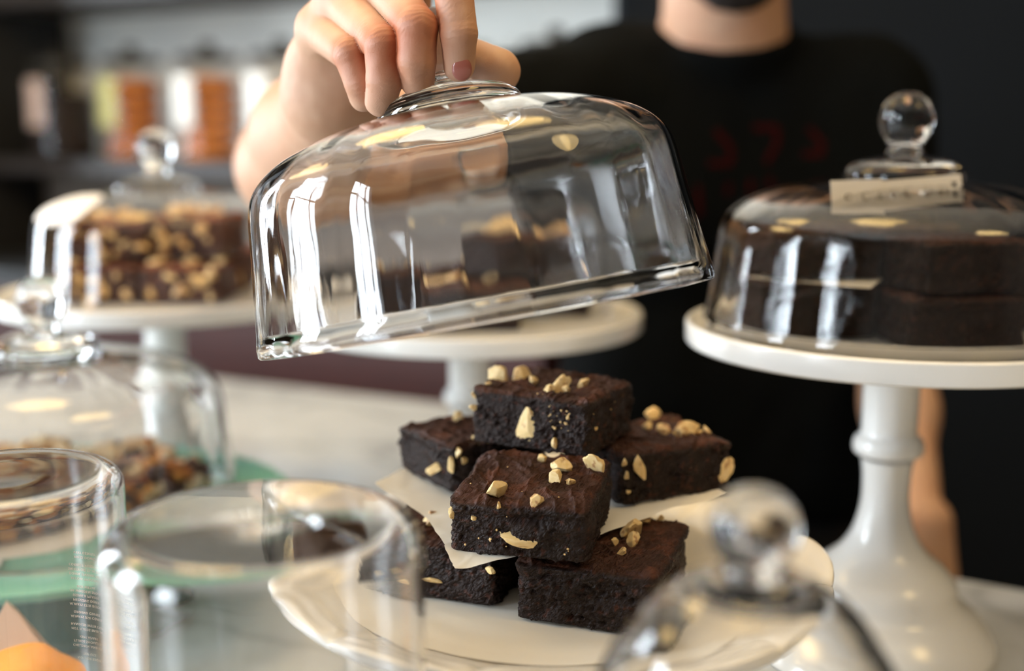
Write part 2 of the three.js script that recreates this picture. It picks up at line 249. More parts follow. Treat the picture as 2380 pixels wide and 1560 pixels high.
// ------------------------------------------------------------------ brownies and nuts
function brownieGeo(sx, h, sz, seed, step) {
  const nx = Math.round(sx / step), ny = Math.round(h / step), nz = Math.round(sz / step);
  let g = new THREE.BoxGeometry(sx, h, sz, nx, ny, nz); g.deleteAttribute('uv'); g.deleteAttribute('normal'); g = mergeVertices(g, 1e-6);
  const p = g.attributes.position, col = new Float32Array(p.count * 3), uv = new Float32Array(p.count * 2), r = 0.0042, v = V(), q = V(), n = V();
  for (let i = 0; i < p.count; i++) {
    v.fromBufferAttribute(p, i);
    const top = v.y > h / 2 - 1e-5, bot = v.y < -h / 2 + 1e-5, rb = v.y > 0 ? r : r * 0.45;
    q.set(clamp(v.x, -sx / 2 + r, sx / 2 - r), clamp(v.y, -h / 2 + rb, h / 2 - rb), clamp(v.z, -sz / 2 + r, sz / 2 - r)); n.copy(v).sub(q); n.y *= r / rb; const L = n.length(); if (L > 1e-9) n.multiplyScalar(1 / L);
    if (L > 1e-9) v.set(q.x + n.x * r, q.y + n.y * rb, q.z + n.z * r);
    const X = v.x + seed * 3.1, Y = v.y + seed, Z = v.z - seed * 1.7, up = clamp(n.y, 0, 1), side = 1 - Math.abs(n.y);
    const hh = v.y / h + 0.5, crust = smoothstep(hh, 0.78 + 0.06 * noise(X * 120, 3, Z * 120), 0.9);
    // crust: low waves and cracks; crumb: pits and ragged grain
    const wave = fbm(X * 55, 7, Z * 55, 3) * 0.0016, ridge = ((1 - Math.abs(noise(X * 95 + 4 * noise(X * 30, 2, Z * 30), Y * 95, Z * 95))) ** 6 * 0.0013 + (1 - Math.abs(noise(X * 60, 9, Z * 60 + 3 * noise(X * 25, 5, Z * 25)))) ** 10 * 0.0018), fine = fbm(X * 420, Y * 420, Z * 420, 2) * 0.0005;
    const rough = 0.3 + 0.7 * smoothstep(noise(X * 70 + 9, Y * 95, Z * 70), -0.15, 0.3), pit = rough * Math.pow(clamp(noise(X * 300, Y * 380, Z * 300) * 1.6 - 0.1, 0, 1), 1.2) * 0.0022, big = fbm(X * 75, Y * 85, Z * 75, 2) * 0.0019, grain = rough * fbm(X * 620, Y * 620, Z * 620, 2) * 0.0011;
    const layer = Math.exp(-(((hh - 0.72) / 0.07) ** 2)) * 0.0013 * (0.5 + noise(X * 60, 1, Z * 60));
    const dTop = wave + ridge + fine + 0.0016 * Math.max(0, fbm(X * 28, 5, Z * 28, 2)) - 0.0008, dSide = big + grain - pit - layer + 0.0009 * crust;
    const d = bot ? grain * 0.4 - 0.0001 : lerp(dTop, dSide, smoothstep(side, 0.25, 0.75));
    v.addScaledVector(n.lengthSq() > 0 ? n : V(0, top ? 1 : -1, 0), d);
    if (v.y < -h / 2) v.y = -h / 2;
    p.setXYZ(i, v.x, v.y, v.z);
    // colour of the matter: redder brown crust, near black fudge, reddish crumb specks
    const speck = smoothstep(noise(X * 330, Y * 330, Z * 330), 0.28, 0.55), mott = 0.5 + 0.5 * fbm(X * 60, Y * 60, Z * 60, 3), thin = smoothstep(fbm(X * 85, 3, Z * 85, 3), 0.05, 0.5);
    const ct = [0.034 + 0.030 * mott + 0.040 * thin, 0.0115 + 0.009 * mott + 0.012 * thin, 0.0062 + 0.004 * mott + 0.005 * thin], cs = [0.0125 + 0.007 * mott + 0.040 * speck, 0.0055 + 0.0022 * mott + 0.0105 * speck, 0.0042 + 0.001 * mott + 0.0045 * speck], k = clamp(Math.max(smoothstep(up, 0.35, 0.8), 0), 0, 1);
    for (let c = 0; c < 3; c++) col[i * 3 + c] = lerp(cs[c], ct[c], k);
    uv[i * 2] = (v.x * 0.8 + v.z * 0.6) * 34; uv[i * 2 + 1] = (v.y + v.z * 0.5 - v.x * 0.3) * 34;
  }
  g.translate(0, h / 2, 0);
  g.setAttribute('color', new THREE.BufferAttribute(col, 3)); g.setAttribute('uv', new THREE.BufferAttribute(uv, 2)); g.computeVertexNormals();
  return g;
}
function nutGeo(seed, kind) { // 0 chunk, 1 chunk with brown skin, 2 flat cut face
  const g = mergeVertices((() => { const i = new THREE.IcosahedronGeometry(1, 7); i.deleteAttribute('uv'); i.deleteAttribute('normal'); return i; })(), 1e-5), p = g.attributes.position, col = new Float32Array(p.count * 3), R = rng(seed * 97 + 5), planes = [], v = V();
  for (let k = 0; k < 10; k++) planes.push([V(R() - 0.5, R() - 0.5, R() - 0.5).normalize(), 0.38 + 0.40 * R()]);
  for (let i = 0; i < p.count; i++) {
    v.fromBufferAttribute(p, i); const s = seed * 5.3;
    const lump = 1 + 0.30 * noise(v.x * 1.5 + s, v.y * 1.5, v.z * 1.5) + 0.13 * noise(v.x * 3.4 + s, v.y * 3.4, v.z * 3.4);
    v.multiplyScalar(lump);
    for (const [n, d] of planes) { const e = v.dot(n) - d; if (e > 0) v.addScaledVector(n, -e * 0.93); }
    const f = 1 + 0.05 * fbm(v.x * 6 + s, v.y * 6, v.z * 6, 2); v.multiplyScalar(f);
    p.setXYZ(i, v.x, v.y, v.z);
    const m = 0.5 + 0.5 * fbm(v.x * 2.2 + s, v.y * 2.2, v.z * 2.2 + 4, 3), skin = smoothstep(fbm(v.x * 1.6 + s + 7, v.y * 1.6, v.z * 1.6, 3), kind === 1 ? -0.05 : 0.42, kind === 1 ? 0.25 : 0.6);
    const a = [0.74 + 0.14 * m, 0.49 + 0.18 * m, 0.17 + 0.20 * m], b = [0.40, 0.17, 0.06];
    for (let c = 0; c < 3; c++) col[i * 3 + c] = lerp(a[c], b[c], skin * 0.85);
  }
  g.setAttribute('color', new THREE.BufferAttribute(col, 3)); g.computeVertexNormals();
  return g;
}
const NUTS = [0, 1].map((k) => Array.from({ length: 6 }, (_, i) => nutGeo(i + 1 + k * 11, k)));
function addNut(parent, [x, y, z, s, ax, kind], R, sx = 1) {
  const m = mesh('walnut_piece', NUTS[kind === 1 ? 1 : 0][Math.floor(R() * 6)], M.walnut, parent), h = s * 0.78;
  if (kind >= 2) { const w = kind === 3 ? [h * 1.05, h * 0.34] : [h * 0.62, h * 1.12]; m.scale.set(ax === 0 ? 0.0021 : w[0], w[1], ax === 2 ? 0.0021 : w[0]); m.position.set(x, y, z); m.rotation.z = ax === 2 ? (R() - 0.5) * 0.3 : 0; }
  else { m.scale.set(h * (1.0 + 0.45 * R()), h * (0.75 + 0.25 * R()), h * (0.8 + 0.3 * R())); m.rotation.set(R() * 6, R() * 6, R() * 6); m.position.set(x, y + (ax === 1 ? h * 0.35 : 0), z + (ax === 2 ? h * 0.2 : 0)); if (ax === 0) m.position.x += h * 0.2; }
  return m;
}
function crumbs(parent, list, R, size = 0.0007) {
  const parts = []; for (const [x, y, z, n, sp] of list) for (let i = 0; i < n; i++) { const s = size * (0.4 + 1.3 * R() * R()); const g = new THREE.IcosahedronGeometry(s, 0); g.rotateX(R() * 6).rotateY(R() * 6).scale(1, 0.7 + 0.5 * R(), 1).translate(x + (R() - 0.5) * sp[0], y + (R() - 0.5) * sp[1], z + (R() - 0.5) * sp[2]); parts.push(g); }
  const g = merge(parts), m = mesh('nut_crumbs', g, crumbMat, parent); m.userData.kind = 'stuff'; return m;
}
const crumbMat = std({ color: lin(226, 190, 132), roughness: 0.7 });
function brownie(label, [x, y, z, yaw, sx, h, sz, tilt], seed, nuts, group, step = 0.0006) {
  const t = thing('brownie', label, 'brownie', [x, y, z], 0, group); t.rotation.set(tilt, yaw, 0, 'YXZ');
  mesh('cake', brownieGeo(sx, h, sz, seed, step), M.brownie, t);
  const R = rng(seed * 13 + 1); for (const n of nuts ?? []) addNut(t, n, R);
  return t;
}
const BG = 'walnut brownies piled on the scalloped dish';
const bTop = brownie('topmost walnut brownie of the pile, with a large cream walnut in its side', [0.0225, 1.1262, -0.6155, -0.50, 0.067, 0.0295, 0.060, 0], 1,
  [[-0.0290, 0.0295, 0.0084, 0.0079, 1, 0], [-0.0209, 0.0295, -0.0020, 0.0070, 1, 0], [-0.0087, 0.0295, 0.0063, 0.0046, 1, 0], [0.0083, 0.0295, 0.0226, 0.0044, 1, 0], [0.0102, 0.0295, 0.0135, 0.0067, 1, 0], [0.0175, 0.0295, 0.0014, 0.0054, 1, 0], [0.0155, 0.0295, 0.0164, 0.0035, 1, 0], [-0.0325, 0.026, 0.0255, 0.0042, 2, 1], [-0.0325, 0.0185, 0.0290, 0.0032, 2, 0], [-0.0012, 0.0125, 0.0302, 0.0125, 2, 2], [0.0160, 0.0056, 0.0302, 0.0042, 2, 2], [-0.0285, 0.0295, 0.0225, 0.0025, 1, 0], [0.0336, 0.0138, 0.0220, 0.0017, 0, 0], [0.0228, 0.0201, 0.0300, 0.0019, 2, 0]], BG, 0.0005);
crumbs(bTop, [[0.018, 0.0200, 0.0302, 26, [0.012, 0.015, 0.0012]], [0.014, 0.0298, 0.024, 10, [0.02, 0.0006, 0.008]], [0.0335, 0.02, 0.01, 6, [0.001, 0.015, 0.03]]], rng(5));
const bFront = brownie('front brownie of the pile, tipped towards the camera, walnut bits on its crackled crust', [0.011, 1.0962, -0.5535, -0.25, 0.066, 0.027, 0.066, 0.10], 2,
  [[0.0114, 0.0270, -0.0126, 0.0076, 1, 0], [0.0279, 0.0270, -0.0155, 0.0080, 1, 0], [0.0118, 0.0270, 0.0042, 0.0062, 1, 0], [0.0190, 0.0270, 0.0039, 0.0029, 1, 0], [-0.0001, 0.0270, -0.0224, 0.0037, 1, 0], [-0.0126, 0.0270, 0.0241, 0.0084, 1, 0], [-0.0086, 0.0255, 0.0325, 0.0022, 2, 0], [0.0080, 0.0265, 0.0298, 0.0048, 1, 1], [-0.0316, 0.0200, 0.0322, 0.0038, 2, 2], [-0.0204, 0.0190, 0.0330, 0.0024, 2, 0], [0.0005, 0.0095, 0.0333, 0.0143, 2, 3]], BG, 0.0005);
crumbs(bFront, [[-0.005, 0.0278, 0.0, 9, [0.05, 0.001, 0.05]], [0, 0.014, 0.0335, 10, [0.06, 0.022, 0.001]]], rng(6));
brownie('left brownie of the middle layer, behind the front one', [-0.0225, 1.0985, -0.6435, -0.98, 0.061, 0.026, 0.061, 0], 3,
  [[-0.0159, 0.0260, 0.0004, 0.0049, 1, 0], [0.0229, 0.0260, 0.0131, 0.0030, 1, 0], [0.0287, 0.0255, 0.0094, 0.0035, 1, 0], [0.0152, 0.0119, 0.0305, 0.0065, 2, 0], [0.0295, 0.0225, 0.0273, 0.0039, 0, 0], [0.0270, 0.0150, 0.0304, 0.0062, 2, 2], [0.0303, 0.0180, 0.0241, 0.0030, 0, 0]], BG);
const bRight = brownie('right brownie of the middle layer, walnut showing at its corner', [0.0735, 1.0975, -0.6285, 0.435, 0.069, 0.0275, 0.064, 0], 4,
  [[0.0222, 0.0275, -0.0270, 0.0069, 1, 0], [0.0079, 0.0275, 0.0034, 0.0061, 1, 1], [0.0177, 0.0275, 0.0149, 0.0093, 1, 1], [0.0235, 0.0275, 0.0157, 0.0035, 1, 0], [0.0320, 0.0270, 0.0106, 0.0033, 1, 0], [0.0057, 0.0275, -0.0079, 0.0043, 1, 0], [-0.0226, 0.0187, 0.0322, 0.0102, 2, 2], [-0.0322, 0.0232, 0.0315, 0.0033, 2, 2], [-0.0310, 0.0158, 0.0320, 0.0031, 2, 2], [0.0300, 0.0125, 0.0315, 0.0115, 2, 2], [-0.0300, 0.0074, 0.0322, 0.0018, 2, 0]], BG);
crumbs(bRight, [[0.01, 0.0280, 0.0, 10, [0.05, 0.001, 0.05]]], rng(7));
brownie('bottom left brownie of the pile, partly behind the blurred beaker', [-0.029, 1.0605, -0.584, -0.39, 0.070, 0.0295, 0.066, 0], 5,
  [[-0.0086, 0.0295, 0.0097, 0.0092, 1, 1], [0.0026, 0.0100, 0.0332, 0.0068, 2, 3], [0.0331, 0.0200, 0.0320, 0.0037, 2, 0], [-0.0177, 0.0090, 0.0332, 0.0056, 2, 3]], BG);
brownie('bottom right brownie of the pile, walnut crumbs on its cracked top', [0.046, 1.0605, -0.554, -0.32, 0.068, 0.0300, 0.078, 0], 6,
  [[0.0098, 0.0300, -0.0108, 0.0094, 1, 0], [0.0052, 0.0300, 0.0044, 0.0033, 1, 0], [0.0139, 0.0300, 0.0015, 0.0050, 1, 0], [0.0116, 0.0300, -0.0306, 0.0048, 1, 0], [0.0195, 0.0300, -0.0375, 0.0031, 1, 0], [0.0116, 0.0300, 0.0172, 0.0029, 1, 0]], BG);
brownie('bottom brownie at the back of the pile, hidden under the others', [0.032, 1.0605, -0.648, 0.12, 0.072, 0.0300, 0.050, 0], 7, [], BG, 0.0012);

// sheets of baking parchment
function sheet(label, corners, seed, ruffle = 0.003, n = 30) {
  const p = [], id = [], uv = [], [a, b, c, d] = corners.map((q) => V(...q));
  for (let i = 0; i <= n; i++) for (let j = 0; j <= n; j++) {
    const u = i / n, v = j / n, q = a.clone().lerp(b, u).lerp(d.clone().lerp(c, u), v), e = Math.max(Math.abs(u - 0.5), Math.abs(v - 0.5)) * 2;
    q.y += ruffle * (fbm(u * 2.6 + seed, v * 2.6, seed, 2)) * smoothstep(e, 0.55, 1); q.x += 0.0012 * noise(v * 9, u * 9, seed); q.z += 0.0012 * noise(u * 9, v * 9, seed + 4);
    p.push(q.x, q.y, q.z); uv.push(u, v); if (i && j) { const k = i * (n + 1) + j; id.push(k, k - 1, k - n - 1, k - 1, k - n - 2, k - n - 1); }
  }
  const g = new THREE.BufferGeometry(); g.setAttribute('position', new THREE.Float32BufferAttribute(p, 3)); g.setAttribute('uv', new THREE.Float32BufferAttribute(uv, 2)); g.setIndex(id); g.computeVertexNormals();
  return tag(mesh('parchment_sheet', g, M.paper), label, 'parchment');
}
{ // one sheet lies between the layers; its corners stick out at the left, the front and the right
  const L = [[-0.074, 1.1, -0.6166], [-0.0445, 1.097, -0.5721], [-0.0327, 1.0955, -0.5361], [-0.0254, 1.092, -0.5102], [-0.003, 1.093, -0.5211], [0.0428, 1.0945, -0.5485], [0.072, 1.0965, -0.5749], [0.1127, 1.1, -0.5983], [0.095, 1.0965, -0.66], [0.02, 1.0965, -0.69], [-0.05, 1.098, -0.67]];
  const n = 36, p = [], id = [], c = V(0.012, 1.0950, -0.60), ring = [];
  const loop = new THREE.CatmullRomCurve3(L.map((q) => V(...q)), true, 'catmullrom', 0.12);
  const K = 160; for (let i = 0; i < K; i++) { const q = loop.getPoint(i / K); q.y += 0.0012 * noise(i * 0.11, 3, 1); q.x += 0.0008 * noise(i * 0.5, 7, 1); ring.push(q); }
  for (let s = 0; s <= n; s++) for (let i = 0; i < K; i++) { const u = s / n, q = c.clone().lerp(ring[i], u); q.y = lerp(c.y, ring[i].y, u ** 3) + 0.0008 * fbm(q.x * 60, q.z * 60, 2, 2) * u; p.push(q.x, q.y, q.z); if (s) { const j = (i + 1) % K, a = (s - 1) * K; id.push(a + i, a + K + i, a + j, a + j, a + K + i, a + K + j); } }
  const g = new THREE.BufferGeometry(); g.setAttribute('position', new THREE.Float32BufferAttribute(p, 3)); g.setIndex(id); g.computeVertexNormals();
  tag(mesh('parchment_sheet', g, M.paper), 'cream baking parchment between the layers of the brownie pile', 'parchment');
}
{
  const n = 48, p = [], id = [], y0 = 1.0597; // disc of parchment in the bowl of the dish
  for (let s = 0; s <= n; s++) for (let i = 0; i < 96; i++) { const a = i / 96 * Math.PI * 2, r = s / n * (0.108 + 0.005 * noise(Math.cos(a) * 2, Math.sin(a) * 2, 3)), x = D.x + r * Math.sin(a), z = D.z + r * Math.cos(a); p.push(x, y0 + 0.0016 * smoothstep(r, 0.07, 0.09) + 0.0062 * Math.pow(Math.max(0, (r - 0.09) / 0.026), 1.4) + (0.0002 + 0.0005 * fbm(x * 26, z * 26, 5, 2)) * smoothstep(r, 0.06, 0.1), z); if (s) { const j = (i + 1) % 96, b = (s - 1) * 96; id.push(b + i, b + 96 + i, b + j, b + j, b + 96 + i, b + 96 + j); } }
  const g = new THREE.BufferGeometry(); g.setAttribute('position', new THREE.Float32BufferAttribute(p, 3)); g.setIndex(id); g.computeVertexNormals();
  tag(mesh('parchment_sheet', g, M.paper), 'white parchment lining the scalloped dish below the brownies', 'parchment');
}

// cakes under the other domes: two plain shapes and two with nuts, copied
const coarse = [0, 1, 2].map((k) => brownieGeo([0.068, 0.066, 0.07][k], [0.031, 0.03, 0.034][k], [0.066, 0.068, 0.062][k], 20 + k, 0.0014));
function cake(name, label, cat, [x, y, z], yaw, k, nuts, group, tilt = 0) {
  const t = thing(name, label, cat, [x, y, z], 0, group); t.rotation.set(tilt, yaw, 0, 'YXZ'); mesh('cake', coarse[k], M.brownie, t);
  const R = rng(k * 7 + Math.round(x * 9000)); for (let i = 0; i < nuts; i++) addNut(t, [(R() - 0.5) * 0.055, [0.031, 0.03, 0.034][k], (R() - 0.5) * 0.055, 0.0055 + 0.005 * R(), 1, R() < 0.55 ? 1 : 0], R);
  return t;
}
{
  const y = C + E.h + 0.0004, g = 'plain chocolate cakes on the tall white stand', cs = (l, p, yaw, k, tl) => cake('chocolate_cake', l, 'cake', p, yaw, k, 0, g, tl);
  cs('lower chocolate square at the front of the tall stand', [E.x + 0.013, y, E.z + 0.050], 0.05, 0);
  cs('upper chocolate square stacked at the front of the tall stand', [E.x + 0.016, y + 0.0325, E.z + 0.046], 0.16, 1);
  cs('chocolate square at the left of the tall stand, next to the window reflections', [E.x - 0.060, y, E.z + 0.010], 0.06, 2);
  cs('upper chocolate square at the left of the tall stand', [E.x - 0.058, y + 0.036, E.z + 0.008], 0.12, 1);
  cs('chocolate square at the right of the tall stand', [E.x + 0.063, y, E.z - 0.024], -0.04, 0);
  cs('chocolate square at the back of the tall stand', [E.x - 0.008, y, E.z - 0.063], 0.02, 2);
  cs('upper chocolate square at the back of the tall stand', [E.x + 0.008, y + 0.036, E.z - 0.05], 0.3, 1);
  sheet('small parchment sheet between the left chocolate squares on the tall stand', [[E.x - 0.1, y + 0.0352, E.z + 0.03], [E.x - 0.04, y + 0.0352, E.z + 0.07], [E.x - 0.012, y + 0.036, E.z + 0.02], [E.x - 0.07, y + 0.0352, E.z - 0.02]], 3, 0.0006, 16);
}
{
  const y = C + G.h + 0.0004, g = 'walnut cakes on the stand behind the lifted dome', cs = (l, p, yaw, k, n) => cake('walnut_cake', l, 'cake', p, yaw, k, n, g);
  cs('walnut cake at the front of the stand behind the lifted dome', [G.x + 0.004, y, G.z + 0.050], 0.05, 0, 3);
  cs('walnut cake at the left of the stand behind the lifted dome', [G.x - 0.061, y, G.z - 0.012], 0.05, 2, 4);
  cs('walnut cake at the right of the stand behind the lifted dome', [G.x + 0.064, y, G.z - 0.022], -0.04, 1, 3);
  cs('upper walnut cake with golden nuts, stacked behind the lifted dome', [G.x + 0.040, y + 0.0345, G.z + 0.008], 0.5, 0, 7);
  cs('walnut cake at the back of the stand behind the lifted dome', [G.x - 0.002, y, G.z - 0.068], 0.0, 1, 3);
}
const blondTint = phys({ color: new THREE.Color().setRGB(3.2, 2.5, 1.35), vertexColors: true, roughness: 0.62, bumpMap: crumbTex, bumpScale: 0.0009 });
{
  const y = C + F.h + 0.0004, g = 'golden brown nut slices piled on the stand at the left', R = rng(77);
  const spots = [['front left', -0.036, 0, 0.036, 0.03], ['front right', 0.036, 0, 0.036, -0.02], ['back right', 0.036, 0, -0.036, 0.02], ['back left', -0.036, 0, -0.036, 0.03], ['upper left', -0.034, 0.035, 0.026, 0.2], ['upper right', 0.036, 0.035, 0.018, -0.1]];
  spots.forEach(([w, x, dy, z, a], i) => { const t = cake('nut_slice', `${w} golden nut slice of the pile under the dome with the paper note`, 'cake', [F.x + x, y + dy, F.z + z], a, i % 3, 16, g); t.children[0].material = blondTint; for (let k = 0; k < 14; k++) { const side = R() < 0.7; addNut(t, [side ? (R() - 0.5) * 0.058 : -0.033, 0.004 + R() * 0.024, side ? 0.032 : (R() - 0.5) * 0.055, 0.0045 + 0.004 * R(), side ? 2 : 1, 1], R); } });
}
// chunky nut bars on the teal stand
{
  const R = rng(42), base = brownieGeo(0.088, 0.022, 0.042, 31, 0.0016), y = C + T.h + 0.0008;
  const mats = [[204, 142, 66], [214, 190, 150], [70, 44, 36], [170, 104, 44], [228, 214, 186]].map(([r, g, b]) => std({ color: lin(r, g, b), roughness: 0.6 }));
  const lumps = Array.from({ length: 5 }, (_, i) => { const g = new THREE.IcosahedronGeometry(1, 2), q = g.attributes.position; g.deleteAttribute('uv'); const v = V(); for (let k = 0; k < q.count; k++) { v.fromBufferAttribute(q, k); v.multiplyScalar(1 + 0.35 * noise(v.x * 1.6 + i * 9, v.y * 1.6, v.z * 1.6)); q.setXYZ(k, v.x, v.y, v.z); } const h = mergeVertices((g.deleteAttribute('normal'), g), 1e-5); h.computeVertexNormals(); return h; });
  sheet('cream parchment under the nut bars on the teal stand', [[T.x - 0.13, y, T.z + 0.045], [T.x - 0.02, y, T.z + 0.145], [T.x + 0.105, y, T.z + 0.0], [T.x - 0.02, y, T.z - 0.105]], 8, 0.0004, 20);
  // rows of bars laid slantwise; a runs along the bars, b across them
  const spots = [['at the right front', 0.050, -0.028, 0], ['at the left front', -0.050, -0.028, 0], ['right of the middle', 0.050, 0.024, 0], ['left of the middle', -0.050, 0.024, 0], ['at the back', 0.0, 0.076, 0]];
  spots.forEach(([w, a, b, dy]) => {
    const t = thing('nut_bar', `chunky nut and chocolate bar ${w} of the teal stand`, 'nut bar', [T.x + 0.73 * a - 0.68 * b, y + dy, T.z - 0.68 * a - 0.73 * b], 0.75, 'nut bars on the teal stand'); mesh('bar', base, blondTint, t);
    for (let i = 0; i < 84; i++) { const m = mesh('nut', lumps[Math.floor(R() * 5)], mats[Math.floor(R() * 5)], t), s = 0.0036 + 0.0040 * R(), side = R(); m.scale.set(s, s * (0.7 + 0.4 * R()), s * (0.8 + 0.4 * R())); m.rotation.set(R() * 6, R() * 6, R() * 6); if (side < 0.45) m.position.set((R() - 0.5) * 0.080, 0.0225 + 0.0035 * R(), (R() - 0.5) * 0.036); else if (side < 0.8) m.position.set((R() - 0.5) * 0.084, 0.006 + R() * 0.016, 0.0195); else m.position.set((R() < 0.5 ? -1 : 1) * 0.0425, 0.006 + R() * 0.016, (R() - 0.5) * 0.036); }
  });
}

// ------------------------------------------------------------------ paper notes on the domes
{
  // the typed strip leans on the flange of the right hand dome
  const strip = (w, h, text, bold) => { const c = document.createElement('canvas'); c.width = 512; c.height = Math.round(512 * h / w); const x = c.getContext('2d'); x.fillStyle = '#efe8de'; x.fillRect(0, 0, 512, c.height); x.fillStyle = '#6d5a36'; x.textBaseline = 'middle'; text.forEach(([s, px, size, col]) => { x.font = `bold ${size}px serif`; x.fillStyle = col ?? '#6d5a36'; x.fillText(s, px, c.height * 0.54); }); const t = new THREE.CanvasTexture(c); t.colorSpace = THREE.SRGBColorSpace; return std({ map: t, roughness: 0.8 }); };
  const t = thing('name_strip', 'white typed paper strip leaning at the flange of the right glass dome', 'label', [E.x - 0.0235, C + E.h + 0.0880, E.z + 0.058]);
  t.rotation.set(-0.18, 0.18, 0.075);
  const uvbox = (w, h) => box(w, h, 0.0006);
  const a = mesh('paper_strip', uvbox(0.0315, 0.0195), strip(0.0315, 0.0195, [['C', 120, 120], ['C', 290, 120], ['A', 440, 90]]), t); a.position.set(-0.0235, -0.0005, 0.0008); a.rotation.z = -0.02;
  const b = mesh('paper_strip', uvbox(0.052, 0.0165), strip(0.052, 0.0165, [['V', 60, 70], ['C', 150, 76], ['U', 265, 76], ['W', 350, 80], ['I', 440, 120, '#1b1712']]), t); b.position.set(0.0165, 0.0005, 0); b.rotation.z = 0.03;
}
{
  const p = domeProfile(0.110, 0.096), pts = p.outer.slice(6, 50), g = [], id = [], n = pts.length; // note stuck on the shoulder of the left dome
  const k0 = 16, k1 = 40, A0 = -1.15, A1 = -0.35, S = 24; const at = (k) => { const i = Math.min(n - 2, Math.floor(k)), f = k - i; return [lerp(pts[i][0], pts[i + 1][0], f), lerp(pts[i][1], pts[i + 1][1], f)]; };
  for (let i = 0; i <= S; i++) for (let j = 0; j <= S; j++) { const cx = i / S * 2 - 1, cy = j / S * 2 - 1, e = 0.96; const a = lerp(A0, A1, (cx * Math.sqrt(1 - cy * cy * 0.35) * e + 1) / 2), [r, y] = at(lerp(k0, k1, (cy * Math.sqrt(1 - cx * cx * 0.35) * e + 1) / 2)); g.push((r + 0.0012) * Math.sin(a), y + 0.0012, (r + 0.0012) * Math.cos(a)); if (i && j) { const k = i * (S + 1) + j; id.push(k - S - 2, k - 1, k - S - 1, k - 1, k, k - S - 1); } }
  const geo = new THREE.BufferGeometry(); geo.setAttribute('position', new THREE.Float32BufferAttribute(g, 3)); geo.setIndex(id); geo.computeVertexNormals();
  const m = mesh('paper_note', geo, M.label); m.position.set(F.x, C + F.h + 0.0003, F.z); tag(m, 'blank white paper note curved over the shoulder of the left glass dome', 'label');
}

// ------------------------------------------------------------------ near left: iced cup cake and a card
{
  const t = thing('cupcake', 'orange iced cupcake at the bottom left behind the beaker', 'cupcake', [-0.2560, C, -0.578]);
  mesh('paper_case', lathe([[0, 0.0002], [0.026, 0], [0.036, 0.038], [0.034, 0.038], [0, 0.037]], 120, (a, k) => (k === 2 || k === 1 ? 0.0012 * Math.cos(a * 30) : 0)), std({ color: lin(110, 56, 36), roughness: 0.8 }), t);
  const ice = []; for (let i = 0; i <= 40; i++) { const u = i / 40; ice.push([0.038 * Math.sqrt(Math.max(0, 1 - u * u)) + 0.0012 * Math.sin(u * 15), 0.036 + 0.036 * u]); } ice[40][0] = 0;
  const col = std({ color: lin(240, 160, 30), roughness: 0.35 });
  mesh('icing', lathe([[0, 0.0355], [0.03, 0.0355], ...ice], 80, (a, k, q) => 0.0012 * Math.sin(a * 3 + q[1] * 260)), col, t);
  const c = thing('tent_card', 'beige folded price card behind the cupcake', 'card', [-0.284, C, -0.620], 0.1); const kraft = std({ color: lin(214, 190, 168), roughness: 0.85 });
  const sh = new THREE.Shape([[-0.05, 0], [0.06, 0], [0.0, 0.0785]].map(([x, y]) => new THREE.Vector2(x, y)));
  const fr = mesh('front_leaf', new THREE.ExtrudeGeometry(sh, { depth: 0.0006, bevelEnabled: false }), kraft, c); fr.rotation.x = -0.12;
  const bk = mesh('back_leaf', new THREE.ExtrudeGeometry(sh, { depth: 0.0006, bevelEnabled: false }), kraft, c); bk.rotation.x = 0.12; bk.position.z = -0.0189;
}

// ------------------------------------------------------------------ back of the shop
tag(mesh('back_cabinet', boxUV(backBox(1.39, 1.0, 0.42, -0.17, 0.50, 0.08), 2), M.wood), 'dark red wooden cabinet along the back wall', 'cabinet');
tag(mesh('worktop', backBox(1.39, 0.026, 0.44, -0.17, 1.0132, 0.08, 0.003), M.black), 'dark worktop on the wooden back cabinet', 'worktop');
tag(mesh('splash_panel', backBox(1.39, 0.168, 0.02, -0.17, 1.1115, -0.06), M.taupe), 'grey brown panel below the jar shelf', 'panel');
tag(mesh('shelf_board', backBox(1.39, 0.028, 0.24, -0.17, 1.211, -0.03, 0.003), M.shelf), 'dark shelf board carrying the storage jars', 'shelf');
tag(mesh('shelf_board', backBox(1.39, 0.05, 0.24, -0.17, 1.552, -0.03, 0.003), M.shelf), 'dark shelf board above the storage jars', 'shelf');
tag(mesh('tall_cabinet', backBox(0.7, 2.1, 0.46, 0.885, 1.05, 0.085, 0.005), M.black), 'tall black cabinet at the far left of the shelf', 'cabinet');
